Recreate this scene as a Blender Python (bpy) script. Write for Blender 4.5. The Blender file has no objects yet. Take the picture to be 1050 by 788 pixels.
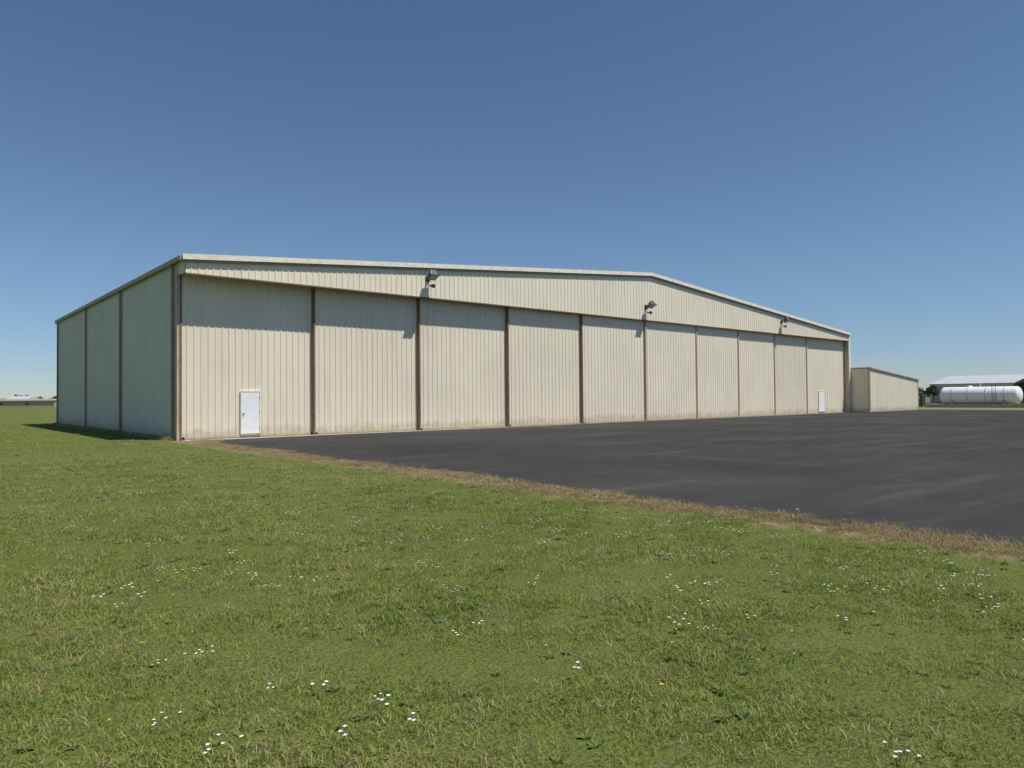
import bpy, math, random
import numpy as np
from mathutils import Matrix, Vector
random.seed(4); rng=np.random.default_rng(7)
S=bpy.context.scene
COL=S.collection
# ---------------------------------------------------------------- helpers
CA,SA=0.7567,0.6537
def P(px,z):
    u=(px-525)/730.0; xc=u*z
    return (CA*xc+SA*z, -SA*xc+CA*z)
def Xat(px,n):
    u=(px-525)/730.0
    return n*(SA+CA*u)/(CA-SA*u)
def empty(name,loc=(0,0,0)):
    o=bpy.data.objects.new(name,None); o.location=loc; o.empty_display_size=.3; COL.objects.link(o); return o
def mobj(name,verts,faces,mat,parent=None,smooth=False,link=True):
    m=bpy.data.meshes.new(name); m.from_pydata([tuple(v) for v in verts],[],faces); m.update()
    if mat: m.materials.append(mat)
    if smooth:
        for p in m.polygons: p.use_smooth=True
    o=bpy.data.objects.new(name,m)
    if link: COL.objects.link(o)
    if parent: o.parent=parent
    return o
BF=[(0,3,2,1),(4,5,6,7),(0,1,5,4),(1,2,6,5),(2,3,7,6),(3,0,4,7)]
def boxv(x0,x1,y0,y1,z0,z1):
    return [(x0,y0,z0),(x1,y0,z0),(x1,y1,z0),(x0,y1,z0),(x0,y0,z1),(x1,y0,z1),(x1,y1,z1),(x0,y1,z1)]
def box(name,x0,x1,y0,y1,z0,z1,mat,parent=None,bevel=0):
    o=mobj(name,boxv(x0,x1,y0,y1,z0,z1),BF,mat,parent)
    if bevel:
        b=o.modifiers.new('b','BEVEL'); b.width=bevel; b.segments=2
    return o
def multibox(name,boxes,mat,parent=None):
    v=[];f=[]
    for b in boxes:
        k=len(v); v+=boxv(*b); f+=[tuple(i+k for i in q) for q in BF]
    return mobj(name,v,f,mat,parent)
def prism(name,poly,axis,a0,a1,mat,parent=None):
    n=len(poly); v=[]
    for a in (a0,a1):
        for (p,q) in poly:
            v.append({'x':(a,p,q),'y':(p,a,q),'z':(p,q,a)}[axis])
    f=[tuple(range(n)),tuple(range(2*n-1,n-1,-1))]
    for i in range(n):
        j=(i+1)%n; f.append((i,i+n,j+n,j))
    return mobj(name,v,f,mat,parent)
def tube(name,p0,p1,r,mat,parent=None,seg=12,r2=None):
    p0=Vector(p0);p1=Vector(p1);d=(p1-p0).normalized()
    a=d.orthogonal().normalized(); b=d.cross(a); r2=r if r2 is None else r2
    v=[]
    for p,rr in((p0,r),(p1,r2)):
        for i in range(seg):
            t=2*math.pi*i/seg; v.append(p+a*math.cos(t)*rr+b*math.sin(t)*rr)
    f=[(i,(i+1)%seg,seg+(i+1)%seg,seg+i) for i in range(seg)]+[tuple(range(seg))[::-1],tuple(range(seg,2*seg))]
    return mobj(name,v,f,mat,parent)
def revolve(name,prof,loc,axis,mat,parent=None,seg=32):
    v=[];f=[]
    for a,r in prof:
        for i in range(seg):
            t=2*math.pi*i/seg; c,s=math.cos(t)*r,math.sin(t)*r
            p={'x':(a,c,s),'y':(c,a,s),'z':(c,s,a)}[axis]
            v.append((p[0]+loc[0],p[1]+loc[1],p[2]+loc[2]))
    for k in range(len(prof)-1):
        for i in range(seg):
            j=(i+1)%seg; f.append((k*seg+i,k*seg+j,(k+1)*seg+j,(k+1)*seg+i))
    f.append(tuple(range(seg))); f.append(tuple(range((len(prof)-1)*seg,len(prof)*seg)))
    return mobj(name,v,f,mat,parent,smooth=True)
def ribbed(name,a0,a1,plane,z0,ztop,mat,parent,axis='x',depth=.026,pitch=.305,sign=-1,extra=()):
    pts=[]
    a=a0
    prof=[(0,0),(.19,0),(.215,1),(.25,1),(.275,0)]
    while a<a1-1e-6:
        for (t,d) in prof:
            x=a+t*pitch/.305
            if x<a1: pts.append((x,d))
        a+=pitch
    pts.append((a1,0))
    for e in extra: pts.append((e,0))
    pts.sort()
    v=[];f=[]
    for (x,d) in pts:
        zt=ztop(x) if callable(ztop) else ztop
        off=plane+sign*depth*d
        for z in (z0,zt):
            v.append((x,off,z) if axis=='x' else (off,x,z))
    for i in range(len(pts)-1):
        f.append((2*i,2*i+2,2*i+3,2*i+1))
    return mobj(name,v,f,mat,parent)
# ---------------------------------------------------------------- materials
def newmat(name):
    m=bpy.data.materials.new(name); m.use_nodes=True; nt=m.node_tree
    return m,nt,nt.nodes['Principled BSDF']
def N(nt,t,**k):
    n=nt.nodes.new(t)
    for a,b in k.items(): setattr(n,a,b)
    return n
def noise(nt,scale,detail=4,vec=None,rough=.55):
    n=N(nt,'ShaderNodeTexNoise'); n.inputs['Scale'].default_value=scale; n.inputs['Detail'].default_value=detail
    n.inputs['Roughness'].default_value=rough
    if vec is not None: nt.links.new(vec,n.inputs['Vector'])
    return n.outputs['Fac']
def ramp(nt,fac,stops):
    r=N(nt,'ShaderNodeValToRGB'); e=r.color_ramp.elements
    while len(e)<len(stops): e.new(.5)
    for i,(p,c) in enumerate(stops):
        e[i].position=p; e[i].color=(*c,1) if len(c)==3 else c
    nt.links.new(fac,r.inputs['Fac']); return r.outputs['Color']
def mix(nt,fac,a,b,mode='MIX'):
    m=N(nt,'ShaderNodeMix',data_type='RGBA',blend_type=mode)
    for s,v in((m.inputs[0],fac),(m.inputs[6],a),(m.inputs[7],b)):
        if isinstance(v,(int,float)): s.default_value=v
        elif isinstance(v,tuple): s.default_value=(*v,1)
        else: nt.links.new(v,s)
    return m.outputs[2]
def math_(nt,op,a,b=0.0,clamp=False):
    m=N(nt,'ShaderNodeMath',operation=op,use_clamp=clamp)
    for s,v in((m.inputs[0],a),(m.inputs[1],b)):
        if isinstance(v,(int,float)): s.default_value=v
        else: nt.links.new(v,s)
    return m.outputs[0]
def pos(nt): return N(nt,'ShaderNodeNewGeometry').outputs['Position']
def mapping(nt,vec,scale):
    m=N(nt,'ShaderNodeMapping'); m.inputs['Scale'].default_value=scale; nt.links.new(vec,m.inputs['Vector']); return m.outputs[0]
def bump(nt,h,b,strength=.3,dist=.02):
    n=N(nt,'ShaderNodeBump'); n.inputs['Strength'].default_value=strength; n.inputs['Distance'].default_value=dist
    nt.links.new(h,n.inputs['Height']); nt.links.new(n.outputs[0],b.inputs['Normal'])
def smooth(nt,v,a,b):
    m=N(nt,'ShaderNodeMapRange',interpolation_type='SMOOTHSTEP'); m.inputs[1].default_value=a; m.inputs[2].default_value=b
    nt.links.new(v,m.inputs[0]); return m.outputs[0]

def siding_mat(name,col,dirt=(.32,.25,.15),rough=.5):
    m,nt,b=newmat(name); p=pos(nt)
    sx=N(nt,'ShaderNodeSeparateXYZ'); nt.links.new(p,sx.inputs[0])
    c1=tuple(x*.94 for x in col); c2=tuple(min(1,x*1.05) for x in col)
    base=ramp(nt,noise(nt,.35,5,p),[(.3,c1),(.7,c2)])
    # every panel sheet has aged a little differently
    oi=N(nt,'ShaderNodeObjectInfo')
    base=mix(nt,math_(nt,'MULTIPLY',oi.outputs['Random'],.16),base,tuple(x*.62 for x in (col[0],col[1]*.98,col[2]*.92)))
    st=noise(nt,1.0,5,mapping(nt,p,(5,5,.25)))
    base=mix(nt,math_(nt,'MULTIPLY',smooth(nt,st,.5,.8),.2),base,dirt)
    h=math_(nt,'ADD',sx.outputs['Z'],math_(nt,'MULTIPLY',noise(nt,2.5,4,p),-.9))
    g=smooth(nt,h,.2,-.35)
    base=mix(nt,math_(nt,'MULTIPLY',g,.5),base,dirt)
    nt.links.new(base,b.inputs['Base Color']); b.inputs['Roughness'].default_value=rough
    bump(nt,noise(nt,.9,2,mapping(nt,p,(1,1,.7))),b,.25,.03)
    return m
def plain(name,col,rough=.6,var=.15,scale=3,metal=0):
    m,nt,b=newmat(name)
    base=ramp(nt,noise(nt,scale,5,pos(nt)),[(.3,tuple(x*(1-var) for x in col)),(.7,tuple(min(1,x*(1+var)) for x in col))])
    nt.links.new(base,b.inputs['Base Color']); b.inputs['Roughness'].default_value=rough; b.inputs['Metallic'].default_value=metal
    return m
M_side=siding_mat('siding_beige',(.80,.735,.575))
M_door=siding_mat('siding_door',(.79,.715,.555))
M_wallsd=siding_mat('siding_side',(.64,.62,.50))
M_trim=plain('trim_tan',(.47,.38,.25),.5)
M_trimlight=plain('trim_light',(.78,.72,.58),.4)
M_rust=plain('rusty_frame',(.21,.14,.085),.75,.35,6)
M_seal=plain('door_edge_seal',(.33,.26,.17),.7,.2,6)
M_down=plain('downspout_brown',(.32,.26,.175),.5)
M_white=plain('white_paint',(.82,.82,.82),.4,.04)
M_grey=plain('grey_metal',(.09,.09,.092),.45,.1,6)
M_dark=plain('dark_interior',(.03,.03,.03),.8)
M_conc=plain('concrete',(.36,.33,.28),.85,.2,2)
M_roof=plain('galv_roof',(.50,.51,.53),.45,.1,1)
M_glass=plain('lamp_glass',(.35,.35,.36),.15,.05)

# asphalt
M_asph,nt,b=newmat('asphalt'); p=pos(nt)
c=ramp(nt,noise(nt,.18,6,p,.6),[(.3,(.035,.034,.033)),(.52,(.044,.043,.042)),(.72,(.062,.059,.055))])
st=noise(nt,.5,6,mapping(nt,p,(.2,1.3,1)),.65)
c=mix(nt,math_(nt,'MULTIPLY',smooth(nt,st,.50,.72),.5),c,(.105,.095,.082))
st2=noise(nt,.22,4,mapping(nt,p,(1.4,.25,1)),.6)
c=mix(nt,math_(nt,'MULTIPLY',smooth(nt,st2,.58,.68),.3),c,(.10,.093,.083))
blot=noise(nt,1.7,4,p)
c=mix(nt,math_(nt,'MULTIPLY',smooth(nt,blot,.60,.72),.28),c,(.12,.10,.085))
grain=noise(nt,90,3,p)
c=mix(nt,.6,c,ramp(nt,grain,[(.3,(.25,.25,.25)),(.7,(.82,.82,.82))]),'OVERLAY')
sp=noise(nt,24,3,p,.7)
c=mix(nt,math_(nt,'MULTIPLY',smooth(nt,sp,.60,.75),.45),c,(.14,.12,.095))
nt.links.new(c,b.inputs['Base Color']); b.inputs['Roughness'].default_value=.95; b.inputs['Specular IOR Level'].default_value=.12
bump(nt,grain,b,.5,.006)

# ground
M_ground,nt,b=newmat('ground_grass'); p=pos(nt)
sx=N(nt,'ShaderNodeSeparateXYZ'); nt.links.new(p,sx.inputs[0])
c=ramp(nt,noise(nt,.22,5,p,.6),[(.3,(.135,.170,.034)),(.5,(.160,.195,.042)),(.72,(.195,.205,.058))])
c=mix(nt,math_(nt,'MULTIPLY',smooth(nt,noise(nt,9,4,p,.7),.48,.66),.6),c,(.17,.125,.07))
c=mix(nt,math_(nt,'MULTIPLY',smooth(nt,noise(nt,40,4,p,.75),.42,.6),.62),c,(.040,.050,.016))
xe=math_(nt,'ADD',sx.outputs['X'],math_(nt,'MULTIPLY',noise(nt,1.3,4,p),1.0))
dirt=math_(nt,'MULTIPLY',smooth(nt,xe,8.8,9.4),smooth(nt,xe,11.8,11.2))
dirt=math_(nt,'MULTIPLY',dirt,smooth(nt,sx.outputs['Y'],33.5,33.0))
far=math_(nt,'MULTIPLY',smooth(nt,xe,86,90),smooth(nt,xe,170,150))
c=mix(nt,dirt,c,ramp(nt,noise(nt,7,4,p),[(.3,(.19,.135,.075)),(.7,(.32,.24,.145))]))
c=mix(nt,math_(nt,'MULTIPLY',far,.6),c,(.26,.23,.13))
nt.links.new(c,b.inputs['Base Color']); b.inputs['Roughness'].default_value=.95; b.inputs['Specular IOR Level'].default_value=.1
bump(nt,noise(nt,14,5,p,.7),b,.8,.06)

def grass_mat(name,stops,trans=.35,patch=None):
    m,nt,b=newmat(name); p=pos(nt)
    oi=N(nt,'ShaderNodeObjectInfo')
    big=noise(nt,.35,2,p); mid=noise(nt,3.0,2,p)
    f=math_(nt,'ADD',math_(nt,'MULTIPLY',oi.outputs['Random'],.5),math_(nt,'ADD',math_(nt,'MULTIPLY',big,.75),math_(nt,'MULTIPLY',mid,.6)))
    f=math_(nt,'SUBTRACT',f,.43)
    c=ramp(nt,f,stops)
    if patch:
        c=mix(nt,math_(nt,'MULTIPLY',smooth(nt,noise(nt,1.6,3,p,.7),.50,.66),.75),c,patch)
    nt.links.new(c,b.inputs['Base Color']); b.inputs['Roughness'].default_value=.6; b.inputs['Specular IOR Level'].default_value=.25
    tr=N(nt,'ShaderNodeBsdfTranslucent'); nt.links.new(c,tr.inputs['Color'])
    ms=N(nt,'ShaderNodeMixShader'); ms.inputs[0].default_value=trans
    nt.links.new(b.outputs[0],ms.inputs[1]); nt.links.new(tr.outputs[0],ms.inputs[2])
    nt.links.new(ms.outputs[0],nt.nodes['Material Output'].inputs['Surface'])
    return m
M_grass=grass_mat('grass_blades',[(.12,(.16,.225,.045)),(.42,(.265,.325,.072)),(.7,(.34,.375,.10)),(.95,(.42,.39,.17))],.35,(.40,.36,.17))
M_dry=grass_mat('dry_blades',[(.2,(.30,.20,.11)),(.5,(.47,.34,.20)),(.8,(.57,.46,.29)),(.95,(.25,.26,.10))],.25)
M_weed=grass_mat('weed_leaves',[(.2,(.10,.15,.035)),(.6,(.15,.21,.05)),(.9,(.18,.23,.07))],.25)
M_fw=plain('petal_white',(.82,.82,.78),.6,.03); M_fy=plain('petal_yellow',(.75,.55,.03),.6,.05); M_fb=plain('petal_blue',(.26,.28,.52),.6,.1)
M_stem=plain('flower_stem',(.12,.17,.04),.6)
M_leaf=plain('tree_foliage',(.05,.075,.025),.8,.35,.5)
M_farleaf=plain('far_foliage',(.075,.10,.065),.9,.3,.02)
M_bark=plain('bark',(.13,.10,.07),.9,.3,8)

# ---------------------------------------------------------------- ground sheet
g=[(-2500,-1500),(3000,-1500),(3000,3500),(-2500,3500)]
mobj('ground',[(x,y,0) for x,y in g],[(0,1,2,3)],M_ground)
le=[]
y=-70.0
while y<32.9:
    e=9.35+.13*math.sin(y*.9)+.1*math.sin(y*2.3+1)+rng.normal(0,.05)
    if y>27: e+=(y-27)*.16
    le.append((e,y)); y+=.22 if y>-8 else 1.5
v=[];f=[]
for i,(e,yy) in enumerate(le): v+= [(e,yy,.006),(88,yy,.006)]
for i in range(len(le)-1): f.append((2*i,2*i+1,2*i+3,2*i+2))
mobj('asphalt_apron',v,f,M_asph)
mobj('asphalt_apron_back',[(71.5,le[-1][1],.006),(88,le[-1][1],.006),(88,50,.006),(71.5,50,.006)],[(0,1,2,3)],M_asph)

# ---------------------------------------------------------------- hangar
H=empty('metal_hangar',(0,0,0))
X0,X1=9.12,71.35; YF=31.5; YD=32.55; YB=62.4; ZE=7.72; ZR=10.32; XR=40.2
def zr(x): return ZE+(ZR-ZE)*(1-abs(x-XR)/(XR-X0)) if x<XR else ZE+(ZR-ZE)*(1-abs(x-XR)/(X1-XR))
ZF=7.1
ribbed('fascia',X0+.02,X1,YF,ZF,lambda x:zr(x)-.02,M_side,H,extra=(XR,))
mobj('fascia_lining',[(X0,YF+.12,ZF),(X1,YF+.12,ZF),(X1,YF+.12,ZE),(XR,YF+.12,ZR-.02),(X0,YF+.12,ZE)],[(0,1,2,3,4)],M_dark,H)
box('fascia_bottom_trim',X0,X1,YF-.05,YF+.1,ZF-.06,ZF-.002,M_rust,H)
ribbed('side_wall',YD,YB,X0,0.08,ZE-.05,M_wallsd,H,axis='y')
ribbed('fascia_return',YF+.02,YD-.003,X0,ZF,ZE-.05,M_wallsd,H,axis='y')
ribbed('right_wall',YF,YB,X1,0.05,ZE-.05,M_side,H,axis='y',sign=1)
ribbed('back_wall',X0,X1,YB,0.05,lambda x:zr(x)-.02,M_side,H,sign=1,extra=(XR,))
box('foundation',X0-.02,X1,YD+.5,YB+.02,0,.08,M_conc,H)
def roof_half(name,xa,za,xb,zb):
    t=.10
    return prism(name,[(xa,za),(xb,zb),(xb,zb+t),(xa,za+t)],'y',YF-.12,YB+.15,M_roof,H)
roof_half('roof_left',X0-.12,ZE-.02,XR,ZR)
roof_half('roof_right',XR,ZR,X1+.12,ZE-.02)
def rake(name,xa,za,xb,zb):
    prism(name,[(xa,za-.10),(xb,zb-.10),(xb,zb+.13),(xa,za+.13)],'y',YF-.20,YF-.123,M_trimlight,H)
    prism(name+'_lower',[(xa,za-.20),(xb,zb-.20),(xb,zb-.103),(xa,za-.103)],'y',YF-.10,YF-.04,M_down,H)
rake('rake_trim_left',X0-.14,ZE,XR,ZR); rake('rake_trim_right',XR,ZR,X1+.14,ZE)
box('gutter',X0-.24,X0-.125,YF-.1,YB+.1,ZE-.12,ZE+.07,M_down,H,.01)
for i,yy in enumerate((YD+.42,YD+10.0,YD+19.2,YB-.25)):
    multibox('downspout_%d'%i,[(X0-.15,X0-.04,yy-.06,yy+.06,.15,ZE-.13),(X0-.24,X0-.151,yy-.05,yy+.05,ZE-.22,ZE-.13),(X0-.28,X0-.151,yy-.06,yy+.06,.1,.2)],M_down,H)
box('corner_trim',X0-.045,X0+.10,YD-.06,YD+.26,0.0,ZF+.5,M_trim,H)
box('door_track_header',X0+.1,X1-.1,YD+.25,YD+.4,ZF-.1,ZF+.35,M_dark,H)
# sliding doors
seams=[182,322,430,521,597,661,714,757,794,827,858]
planes=[32.50,32.32,32.14,31.96,31.80,31.74,31.78,31.84,31.90,31.96]
xs=[]
for i in range(11):
    pl=planes[i-1] if i>5 else (planes[4] if i==5 else planes[i])
    xs.append(Xat(seams[i],pl))
xs[0]=X0+.10; xs[10]=X1-.12
for i in range(10):
    a,bx=xs[i],xs[i+1]; pl=planes[i]; zt=ZF+.22
    D=empty('sliding_door_%d'%(i+1)); D.parent=H
    ribbed('panel',a+.05,bx+.0,pl,.13,zt,M_door,D,pitch=(bx-a-.05)/20)
    if i<5:
        box('leading_frame',a-.02,a+.05,pl-.05,pl+.15,.05,zt,M_rust,D)
        if i>0: box('seal_strip',a-.05,a-.022,pl-.02,pl+.17,.05,zt,M_rust,D)
    else:
        q=min(pl,planes[i-1])
        box('leading_frame',a-.01,a+.10,q-.08,pl+.03,.05,zt,M_trim,D)
        box('edge_seal',a-.05,a-.012,q-.07,pl+.1,.05,zt,M_seal,D)
    box('bottom_rail',a+.17,bx-.11,pl-.045,pl+.12,.04,.128,M_trim,D)
    box('backing',a+.17,bx-.12,pl+.04,pl+.1,.13,zt,M_dark,D)
box('door_track',X0+.1,X1-.1,31.6,32.75,.0,.022,M_conc,H)
def passdoor(xa,xb,pl,name):
    D=empty(name); D.parent=H
    zb,zt=.17,2.14
    box('leaf',xa+.05,xb-.05,pl-.075,pl-.02,zb+.02,zt-.05,M_white,D,.006)
    multibox('frame',[(xa,xa+.047,pl-.09,pl+.02,zb,zt),(xb-.047,xb,pl-.09,pl+.02,zb,zt),(xa+.048,xb-.048,pl-.09,pl+.02,zt-.047,zt)],M_trimlight,D)
    box('threshold',xa,xb,pl-.11,pl+.02,zb-.05,zb-.002,M_trim,D)
    tube('knob',(xa+.13,pl-.075,1.1),(xa+.13,pl-.13,1.1),.03,M_grey,D)
    multibox('hinges',[(xb-.06,xb-.045,pl-.1,pl-.091,z,z+.1) for z in (.4,1.1,1.8)],M_grey,D)
passdoor(Xat(246,32.5),Xat(266.5,32.5),planes[0],'pass_door_near')
passdoor(Xat(838.5,planes[9]),Xat(845,planes[9]),planes[9],'pass_door_far')
multibox('wing_jamb',[(X1-.11,X1-.04,YF+.0,YD+.3,0,ZF-.065)],M_trim,H)
box('wing_front',X1-.038,X1+.30,YF-.03,YF+.2,0,ZE-.1,M_side,H)
def flood(px,z,h):
    x=Xat(px,YF)
    L=empty('flood_light'); L.parent=H; L.location=(x,YF-.04,h); L.scale=(1.4,.95,1.35)
    tube('arm',(0,0,-.05),(0,-.38,.1),.035,M_grey,L)
    box('wall_plate',-.09,.09,-.03,.0,-.16,.08,M_grey,L)
    hv=[(-.2,-.72,.02),(.2,-.72,.02),(.2,-.34,-.14),(-.2,-.34,-.14),(-.13,-.56,.26),(.13,-.56,.26),(.13,-.36,.14),(-.13,-.36,.14)]
    o=mobj('lamp_head',hv,BF,M_grey,L); bb=o.modifiers.new('b','BEVEL'); bb.width=.03; bb.segments=2
    mobj('lens',[(-.17,-.69,-.003),(.17,-.69,-.003),(.17,-.37,-.14),(-.17,-.37,-.14)],[(0,3,2,1)],M_glass,L)
    box('visor',-.21,.21,-.80,-.70,.0,.05,M_grey,L)
    box('junction_box',-.06,.06,-.1,-.031,-.12,.02,M_grey,L)
    tube('second_arm',(.05,0,-.3),(.1,-.25,-.35),.03,M_grey,L)
    box('small_sensor',.03,.17,-.38,-.24,-.42,-.28,M_grey,L,.02)
flood(439,37,8.15); flood(663,49,8.05); flood(802,62,8.2)

# ---------------------------------------------------------------- annex
A=empty('annex_building')
AX0,AX1=X1+.31,83.9; AY=29.7; AYB=44; AZ0,AZ1=4.30,3.25
az=lambda x:AZ0+(AZ1-AZ0)*(x-AX0)/(AX1-AX0)
ribbed('front_wall',AX0+.05,AX1,AY,.05,lambda x:az(x)-.02,M_side,A)
ribbed('left_wall',AY,YF-.04,AX0,.05,AZ0-.02,M_door,A,axis='y')
ribbed('right_wall',AY,AYB,AX1,.05,AZ1-.02,M_side,A,axis='y',sign=1)
ribbed('back_wall',AX0,AX1,AYB,.05,lambda x:az(x)-.02,M_side,A,sign=1)
prism('roof',[(AX0+.0,AZ0),(AX1+.2,AZ1),(AX1+.2,AZ1+.12),(AX0+.0,AZ0+.12)],'y',AY-.15,AYB+.1,M_trim,A)
box('corner_trim',AX0-.04,AX0+.10,AY-.045,AY+.10,0,AZ0-.02,M_trim,A)
box('corner_trim_right',AX1-.1,AX1+.05,AY-.045,AY+.10,0,AZ1-.03,M_trim,A)
box('foundation',AX0+.02,AX1-.02,AY+.02,AYB,0,.05,M_conc,A)

# ---------------------------------------------------------------- storage tank
T=empty('fuel_storage_tank')
tx=105; ya,yb=25.3,34.4; R=1.12; zc=1.52
prof=[(ya+.55*(1-math.cos(k/8*math.pi/2)),max(.01,R*math.sin(k/8*math.pi/2))) for k in range(9)]
prof+= [(yb-.55*(1-math.cos((8-k)/8*math.pi/2)),max(.01,R*math.sin((8-k)/8*math.pi/2))) for k in range(9)]
revolve('shell',prof,(tx,0,zc),'y',M_white,T)
for i,yy in enumerate((27.0,29.0,31.0,32.8)):
    revolve('band_%d'%i,[(yy-.05,R),(yy-.05,R+.03),(yy+.05,R+.03),(yy+.05,R)],(tx,0,zc),'y',M_roof,T)
for i,yy in enumerate((27.0,32.8)):
    prism('saddle_%d'%i,[(tx-.95,0),(tx+.95,0),(tx+.95,1.0),(tx+.5,.55),(tx,.4),(tx-.5,.55),(tx-.95,1.0)],'y',yy-.15,yy+.15,M_conc,T)
multibox('containment_curb',[(tx-2.4,tx-2.2,ya-1,yb+1.2,0,.45),(tx+2.2,tx+2.4,ya-1,yb+1.2,0,.45),(tx-2.19,tx+2.19,ya-1,ya-.8,0,.45),(tx-2.19,tx+2.19,yb+1,yb+1.2,0,.45)],M_conc,T)
tube('vent',(tx,29.8,zc+R-.02),(tx,29.8,zc+R+.5),.05,M_white,T); revolve('manway',[(zc+R-.1,.3),(zc+R+.12,.3),(zc+R+.14,.26)],(tx,31,0),'z',M_white,T)
for sgn in(-.2,.2): tube('ladder_rail',(tx-R-.1,28+sgn,.1),(tx-R-.1,28+sgn,zc+R+.3),.025,M_grey,T)
for k in range(8): tube('ladder_rung',(tx-R-.1,27.8,.3+k*.3),(tx-R-.1,28.2,.3+k*.3),.015,M_grey,T)
C=empty('fuel_pump_cabinet')
box('cabinet',103.6,104.8,36.2,37.4,.12,1.75,M_dark,C,.03); box('plinth',103.4,105,36.0,37.6,0,.12,M_conc,C)
box('door_panel',103.56,103.6,36.3,37.3,.25,1.6,M_grey,C,.01)
tube('pipe',(104.6,36.2,.5),(104.9,34.0,.7),.06,M_grey,C); tube('hose_reel',(103.9,36.8,1.75),(103.9,36.8,2.15),.25,M_dark,C)
box('sign_plate',103.5,103.54,36.5,37.1,1.1,1.5,M_white,C)

# distant metal warehouse
W=empty('distant_warehouse')
wx0,wx1,wy0,wy1=150,172,14,51
M_w=siding_mat('pale_siding',(.50,.51,.52))
ribbed('front_wall',wy0,wy1,wx0,0,3.7,M_w,W,axis='y',pitch=.6)
ribbed('end_wall',wx0,wx1,wy1,0,3.7,M_w,W,sign=1,pitch=.6)
ribbed('near_end_wall',wx0,wx1,wy0,0,3.7,M_w,W,pitch=.6)
prism('roof',[(wx0-.4,3.68),(wx1+.4,3.68),((wx0+wx1)/2,5.35)],'y',wy0-.3,wy1+.3,M_roof,W)
multibox('openings',[(wx0-.06,wx0+.0,y0,y0+3.6,0,3.0) for y0 in (17,31,45)],M_grey,W)
def gable_building(name,c,ang,w,d,h,hr,mat,roofm,wins=True):
    B=empty(name,(c[0],c[1],0)); B.rotation_euler=(0,0,ang)
    box('walls',-w/2,w/2,-d/2,d/2,0,h,mat,B)
    prism('roof',[(-d/2-.4,h),(d/2+.4,h),(0,hr)],'x',-w/2-.4,w/2+.4,roofm,B)
    if wins:
        nb=int(w/9)
        multibox('openings',[(-w/2+3+i*9,-w/2+4.2+i*9,-d/2-.06,-d/2-.002,.9,h*.72) for i in range(nb)],M_grey,B)
M_tan=siding_mat('tan_masonry',(.42,.34,.24))
M_tanroof=plain('tan_roof',(.34,.28,.2),.7)
gable_building('low_farm_building',P(5,250),math.radians(-41),40,8,2.3,2.9,M_tan,M_tanroof)
gable_building('white_shed',P(24,330),math.radians(-41),9,8,3.2,4.6,M_white,M_roof,False)
gable_building('white_shed',P(-60,350),math.radians(-41),14,8,3.4,5.0,M_w,M_roof,False)

def leafmass(name,centres,mat,n_per,leaf,parent=None):
    V=[];F=[]
    for (cx,cy,cz,rx,rz) in centres:
        for _ in range(n_per):
            d=rng.normal(size=3); d/=np.linalg.norm(d); rr=rng.uniform(.55,1.05)
            q=np.array([cx,cy,cz])+d*np.array([rx,rx,rz])*rr
            a=rng.normal(size=3); a/=np.linalg.norm(a); bb=np.cross(a,rng.normal(size=3)); bb/=np.linalg.norm(bb)
            s=leaf*rng.uniform(.6,1.3); k=len(V)
            V+= [q-a*s,q+bb*s*.7,q+a*s,q-bb*s*.7]; F.append((k,k+1,k+2,k+3))
    return mobj(name,V,F,mat,parent)
cent=[]
for i in range(560):
    px=rng.uniform(-350,1400); z=rng.uniform(460,700)
    if 90<px<900: continue
    x,y=P(px,z); h=rng.uniform(2.2,4.2)
    if rng.random()<.25: h*=.5
    cent.append((x,y,h*.75,rng.uniform(5,10),h))
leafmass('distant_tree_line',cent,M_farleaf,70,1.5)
def tree(name,loc,h,w):
    Tn=empty(name,(loc[0],loc[1],0))
    tube('trunk',(0,0,-.05),(.05,0,h*.45),.14,M_bark,Tn,10,.09)
    cs=[]
    for i in range(9):
        a=i*2.4; r=w*rng.uniform(.35,.8); zz=h*rng.uniform(.55,.88)
        e=(math.cos(a)*r,math.sin(a)*r,zz)
        tube('limb_%d'%i,(.03,0,h*rng.uniform(.28,.44)),e,.06,M_bark,Tn,6,.02)
        cs.append((*e,w*.38,h*.15))
    cs.append((0,0,h*.86,w*.4,h*.14))
    leafmass('crown',cs,M_leaf,260,.10,Tn)
tree('small_tree',P(1049,118),4.1,1.5)
tree('small_tree',P(957,135),3.4,1.1)
tree('small_tree',P(1120,140),4.8,2.2)

# ---------------------------------------------------------------- grass
def tuft(name,nb,rad,h0,h1,w,mat,lean=.5):
    V=[];F=[]
    for _ in range(nb):
        r=rad*math.sqrt(rng.random()); t=rng.uniform(0,6.283)
        b0=np.array([r*math.cos(t),r*math.sin(t),-.004]); h=rng.uniform(h0,h1)
        ld=rng.uniform(0,6.283); l=rng.uniform(.1,lean)*h*1.4
        L=np.array([math.cos(ld),math.sin(ld),0])
        sd=rng.uniform(0,6.283); s=np.array([math.cos(sd),math.sin(sd),0])*w*.5*rng.uniform(.7,1.3)
        m=b0+L*l*.35+np.array([0,0,h*.6]); tp=b0+L*l+np.array([0,0,h*rng.uniform(.8,1)])
        k=len(V); V+=[b0-s,b0+s,m+s*.8,m-s*.8,tp]; F+=[(k,k+1,k+2,k+3),(k+3,k+2,k+4)]
    return mobj(name,V,F,mat,link=False)
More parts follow.
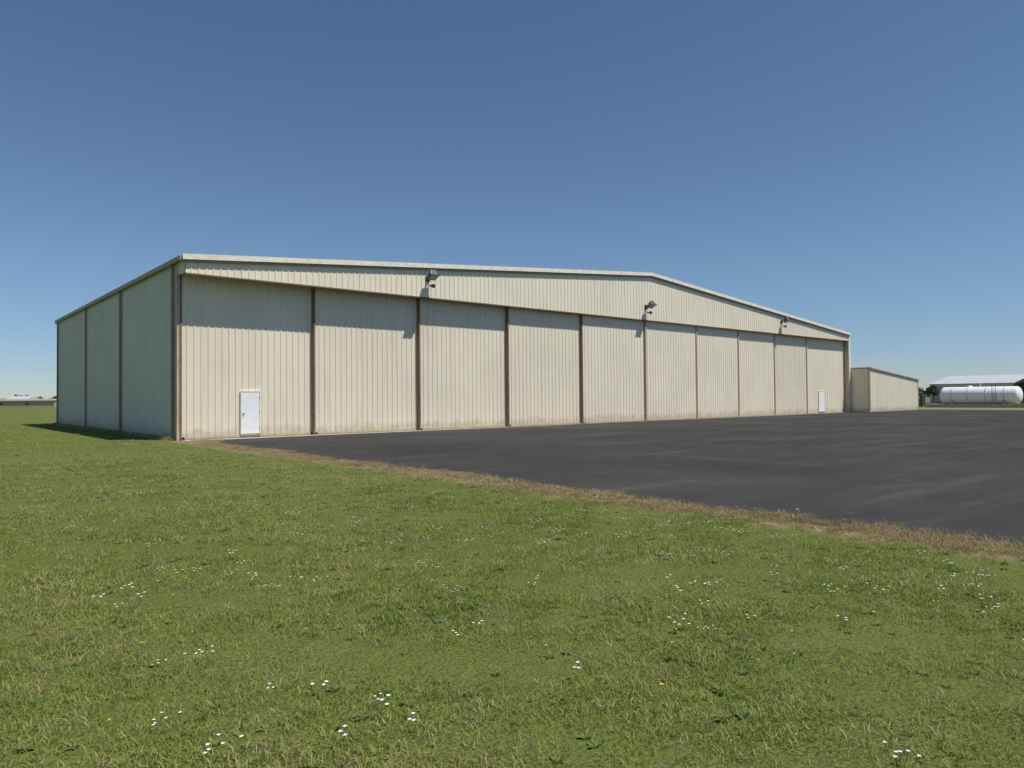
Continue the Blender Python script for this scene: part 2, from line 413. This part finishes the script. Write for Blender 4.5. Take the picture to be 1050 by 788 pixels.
def rosette(name,mat):
    V=[];F=[]
    for i in range(9):
        t=i*2.4+rng.uniform(-.3,.3); L=rng.uniform(.025,.055); w=L*.45; e=rng.uniform(.3,1.0)
        d=np.array([math.cos(t),math.sin(t),0]); s=np.array([-d[1],d[0],0])*w*.5; up=np.array([0,0,1.])
        k=len(V); V+=[d*.005,d*L*.5+up*L*.5*e+s,d*L+up*L*e*.7,d*L*.5+up*L*.5*e-s]; F.append((k,k+1,k+2,k+3))
    return mobj(name,V,F,mat,link=False)
def flower(name,mat,n,spread,pr,h):
    V=[];F=[];MI=[]
    for _ in range(n):
        cx,cy=rng.normal(0,spread,2); hh=h*rng.uniform(.7,1.15)
        k=len(V); V+=[(cx*.5-.0015,cy*.5,0),(cx*.5+.0015,cy*.5,0),(cx+.0015,cy,hh),(cx-.0015,cy,hh)]; F.append((k,k+1,k+2,k+3)); MI.append(1)
        for j in range(5):
            t=j*1.2566+rng.uniform(-.2,.2); t1=t-.5;t2=t+.5
            k=len(V); V+=[(cx,cy,hh),(cx+pr*.7*math.cos(t1),cy+pr*.7*math.sin(t1),hh+pr*.35),(cx+pr*math.cos(t),cy+pr*math.sin(t),hh+pr*.4),(cx+pr*.7*math.cos(t2),cy+pr*.7*math.sin(t2),hh+pr*.35)]
            F.append((k,k+1,k+2,k+3)); MI.append(0)
    o=mobj(name,V,F,mat,link=False); o.data.materials.append(M_stem)
    for p_,mi in zip(o.data.polygons,MI): p_.material_index=mi
    return o
def scatter(name,pts,rot,scl,idx,objs):
    c=bpy.data.collections.new(name+'_parts')
    for o in objs: c.objects.link(o)
    m=bpy.data.meshes.new(name); n=len(pts); m.vertices.add(n)
    m.vertices.foreach_set('co',np.asarray(pts,dtype=np.float32).ravel())
    a=m.attributes.new('rot','FLOAT','POINT'); a.data.foreach_set('value',np.asarray(rot,dtype=np.float32))
    a=m.attributes.new('scl','FLOAT','POINT'); a.data.foreach_set('value',np.asarray(scl,dtype=np.float32))
    a=m.attributes.new('idx','INT','POINT'); a.data.foreach_set('value',np.asarray(idx,dtype=np.int32))
    o=bpy.data.objects.new(name,m); COL.objects.link(o)
    ng=bpy.data.node_groups.new(name+'_scatter','GeometryNodeTree')
    ng.interface.new_socket('Geometry',in_out='INPUT',socket_type='NodeSocketGeometry')
    ng.interface.new_socket('Geometry',in_out='OUTPUT',socket_type='NodeSocketGeometry')
    gi=ng.nodes.new('NodeGroupInput'); go=ng.nodes.new('NodeGroupOutput')
    ip=ng.nodes.new('GeometryNodeInstanceOnPoints'); ci=ng.nodes.new('GeometryNodeCollectionInfo')
    ci.inputs['Collection'].default_value=c; ci.inputs['Separate Children'].default_value=True; ci.inputs['Reset Children'].default_value=True
    def na(t,nm):
        x=ng.nodes.new('GeometryNodeInputNamedAttribute'); x.data_type=t; x.inputs['Name'].default_value=nm
        return [s for s in x.outputs if s.enabled][0]
    cx=ng.nodes.new('ShaderNodeCombineXYZ')
    ng.links.new(na('FLOAT','rot'),cx.inputs['Z'])
    ng.links.new(gi.outputs[0],ip.inputs['Points']); ng.links.new(ci.outputs[0],ip.inputs['Instance'])
    ip.inputs['Pick Instance'].default_value=True
    ng.links.new(na('INT','idx'),ip.inputs['Instance Index'])
    ng.links.new(cx.outputs[0],ip.inputs['Rotation']); ng.links.new(na('FLOAT','scl'),ip.inputs['Scale'])
    ng.links.new(ip.outputs[0],go.inputs[0])
    md=o.modifiers.new('scatter','NODES'); md.node_group=ng
    return o
FA=math.atan2(CA,SA)
def ring(r0,r1,dens,half=math.radians(46)):
    n=int(half*(r1*r1-r0*r0)*dens)
    r=np.sqrt(rng.uniform(r0*r0,r1*r1,n)); t=FA+rng.uniform(-half,half,n)
    return np.stack([r*np.cos(t),r*np.sin(t)],1)
def keep(p):
    e=9.3+rng.normal(0,.12,len(p))
    ok=(p[:,0]<e)
    ok|=(p[:,0]>88.5)
    ok|=(p[:,1]>33)&(p[:,0]<9)
    inside=(p[:,0]>X0-.1)&(p[:,0]<X1+.3)&(p[:,1]>31)&(p[:,1]<YB+.3)
    return p[ok&~inside]
L=[];sc=[]
for r0,r1,dn,s in ((1.2,7,190,.92),(7,13,95,1.08),(13,24,34,1.35),(24,70,5,1.7)):
    q=keep(ring(r0,r1,dn)); L.append(q); sc.append(np.full(len(q),s)*rng.uniform(.55,1.35,len(q)))
pts=np.concatenate(L); sc=np.concatenate(sc)
w=np.sin(pts[:,0]*2.1+1.3*np.sin(pts[:,1]*1.4))+np.sin(pts[:,1]*2.7+1.1*np.sin(pts[:,0]*1.9+2))+.7*np.sin(pts[:,0]*5.3+pts[:,1]*4.1)
k=rng.random(len(pts))<np.clip(.76+.24*w,.22,1); pts=pts[k]; sc=sc[k]*(1+.09*w[k])
p3=np.concatenate([pts,np.zeros((len(pts),1))],1)
tufts=[tuft('tuft_a',34,.11,.022,.048,.0055,M_grass,.9),tuft('tuft_b',28,.13,.018,.038,.006,M_grass,1.2),tuft('tuft_c',30,.09,.028,.070,.0045,M_grass,.7),tuft('tuft_d',26,.12,.018,.042,.006,M_grass,1.3),tuft('tuft_e',16,.09,.022,.06,.0045,M_dry,1.1),rosette('weed_a',M_weed),rosette('weed_b',M_weed)]
idx=rng.choice(7,len(p3),p=[.26,.26,.12,.19,.11,.03,.03])
scatter('grass',p3,rng.uniform(0,6.28,len(p3)),sc,idx,tufts)
# dry verge
n=7600
yv=rng.uniform(-6,31.8,n); xv=9.18+.10*np.sin(yv*1.7)+rng.normal(0,.24,n)+.12*np.sin(yv*.6)
xv+=np.clip(yv-27,0,9)*.16
kk=rng.random(n)<np.clip(.65+.5*np.sin(yv*1.1)*np.sin(yv*2.9+1),.2,1)
xv=xv[kk]; yv=yv[kk]
pv=np.stack([xv,yv,np.full(len(xv),.004)],1)
dts=[tuft('dry_a',30,.10,.03,.08,.005,M_dry,1.1),tuft('dry_b',24,.12,.025,.06,.006,M_dry,1.3),tuft('dry_c',18,.07,.05,.12,.004,M_dry,.6),tuft('dry_g',20,.09,.03,.08,.005,M_grass,.9)]
scatter('dry_grass_verge',pv,rng.uniform(0,6.28,len(pv)),rng.uniform(.55,1.15,len(pv)),rng.choice(4,len(pv),p=[.35,.35,.13,.17]),dts)
n=500
yw=rng.uniform(YD,YB,n); pw=np.stack([X0-.15-np.abs(rng.normal(0,.12,n)),yw,np.zeros(n)],1)
scatter('wall_weeds',pw,rng.uniform(0,6.28,n),rng.uniform(1.2,2.4,n),rng.choice(2,n),[tuft('wg_a',24,.1,.05,.12,.006,M_grass,.8),tuft('wg_b',20,.1,.04,.12,.006,M_dry,.8)])
# wildflowers
fl=[flower('fw_a',M_fw,6,.05,.010,.075),flower('fw_b',M_fw,3,.03,.012,.08),flower('fx',M_fy,1,.005,.012,.08),flower('fz',M_fb,4,.03,.009,.09)]
P3=[];I=[]
cl=keep(ring(2.8,26,1.1,math.radians(44)))
for c0 in cl:
    kind=rng.choice([0,1,3],p=[.35,.45,.2])
    for _ in range(rng.integers(1,4)):
        o=rng.normal(0,.25,2); P3.append((c0[0]+o[0],c0[1]+o[1],0)); I.append(kind)
for c0 in keep(ring(2.8,14,.7,math.radians(44))): P3.append((c0[0],c0[1],0)); I.append(2)
P3=np.array(P3)
scatter('wildflowers',P3,rng.uniform(0,6.28,len(P3)),rng.uniform(.7,1.25,len(P3)),I,fl)

# ---------------------------------------------------------------- light
SD=Vector((.229,-.5,1)).normalized()
el=math.asin(SD.z); azr=math.atan2(SD.x,SD.y)
wd=bpy.data.worlds.new('World'); S.world=wd; wd.use_nodes=True; nt=wd.node_tree
sky=nt.nodes.new('ShaderNodeTexSky'); sky.sky_type='NISHITA'; sky.sun_disc=False
sky.sun_elevation=el; sky.sun_rotation=azr; sky.altitude=300; sky.air_density=1.0; sky.dust_density=.0; sky.ozone_density=5.0
hs=nt.nodes.new('ShaderNodeHueSaturation'); hs.inputs['Saturation'].default_value=1.02
nt.links.new(sky.outputs[0],hs.inputs['Color'])
# slightly bluer haze low on the horizon
tc=nt.nodes.new('ShaderNodeTexCoord'); sp_=nt.nodes.new('ShaderNodeSeparateXYZ'); nt.links.new(tc.outputs['Generated'],sp_.inputs[0])
mr=nt.nodes.new('ShaderNodeMapRange'); mr.interpolation_type='SMOOTHSTEP'; mr.inputs[1].default_value=.22; mr.inputs[2].default_value=-.02; nt.links.new(sp_.outputs['Z'],mr.inputs[0])
tm=nt.nodes.new('ShaderNodeMix'); tm.data_type='RGBA'; tm.blend_type='MULTIPLY'; tm.inputs[7].default_value=(.72,.82,1.0,1)
nt.links.new(mr.outputs[0],tm.inputs[0]); nt.links.new(hs.outputs[0],tm.inputs[6])
nt.links.new(tm.outputs[2],nt.nodes['Background'].inputs[0]); nt.nodes['Background'].inputs[1].default_value=.088
ld=bpy.data.lights.new('sun','SUN'); ld.energy=4.8; ld.angle=math.radians(.5); ld.color=(1,.955,.88)
lo=bpy.data.objects.new('sun',ld); COL.objects.link(lo); lo.location=(20,-40,80)
lo.rotation_euler=(-SD).to_track_quat('-Z','Y').to_euler()

# ---------------------------------------------------------------- camera
cam=bpy.data.cameras.new('camera'); co=bpy.data.objects.new('camera',cam); COL.objects.link(co)
cam.sensor_width=36; cam.lens=25.03; cam.clip_end=6000; cam.clip_start=.05
pt=math.atan(14.5/730); rl=math.radians(.5)
F0=Vector((SA,CA,0)).normalized(); F=(F0*math.cos(pt)+Vector((0,0,1))*math.sin(pt)); R0=Vector((CA,-SA,0)).normalized(); U0=R0.cross(F)
Rv=R0*math.cos(rl)-U0*math.sin(rl); U=U0*math.cos(rl)+R0*math.sin(rl)
m=Matrix((Rv,U,-F)).transposed().to_4x4(); m.translation=Vector((0,0,1.7)); co.matrix_world=m
S.camera=co
S.view_settings.view_transform='Standard'; S.view_settings.look='None'; S.view_settings.exposure=0
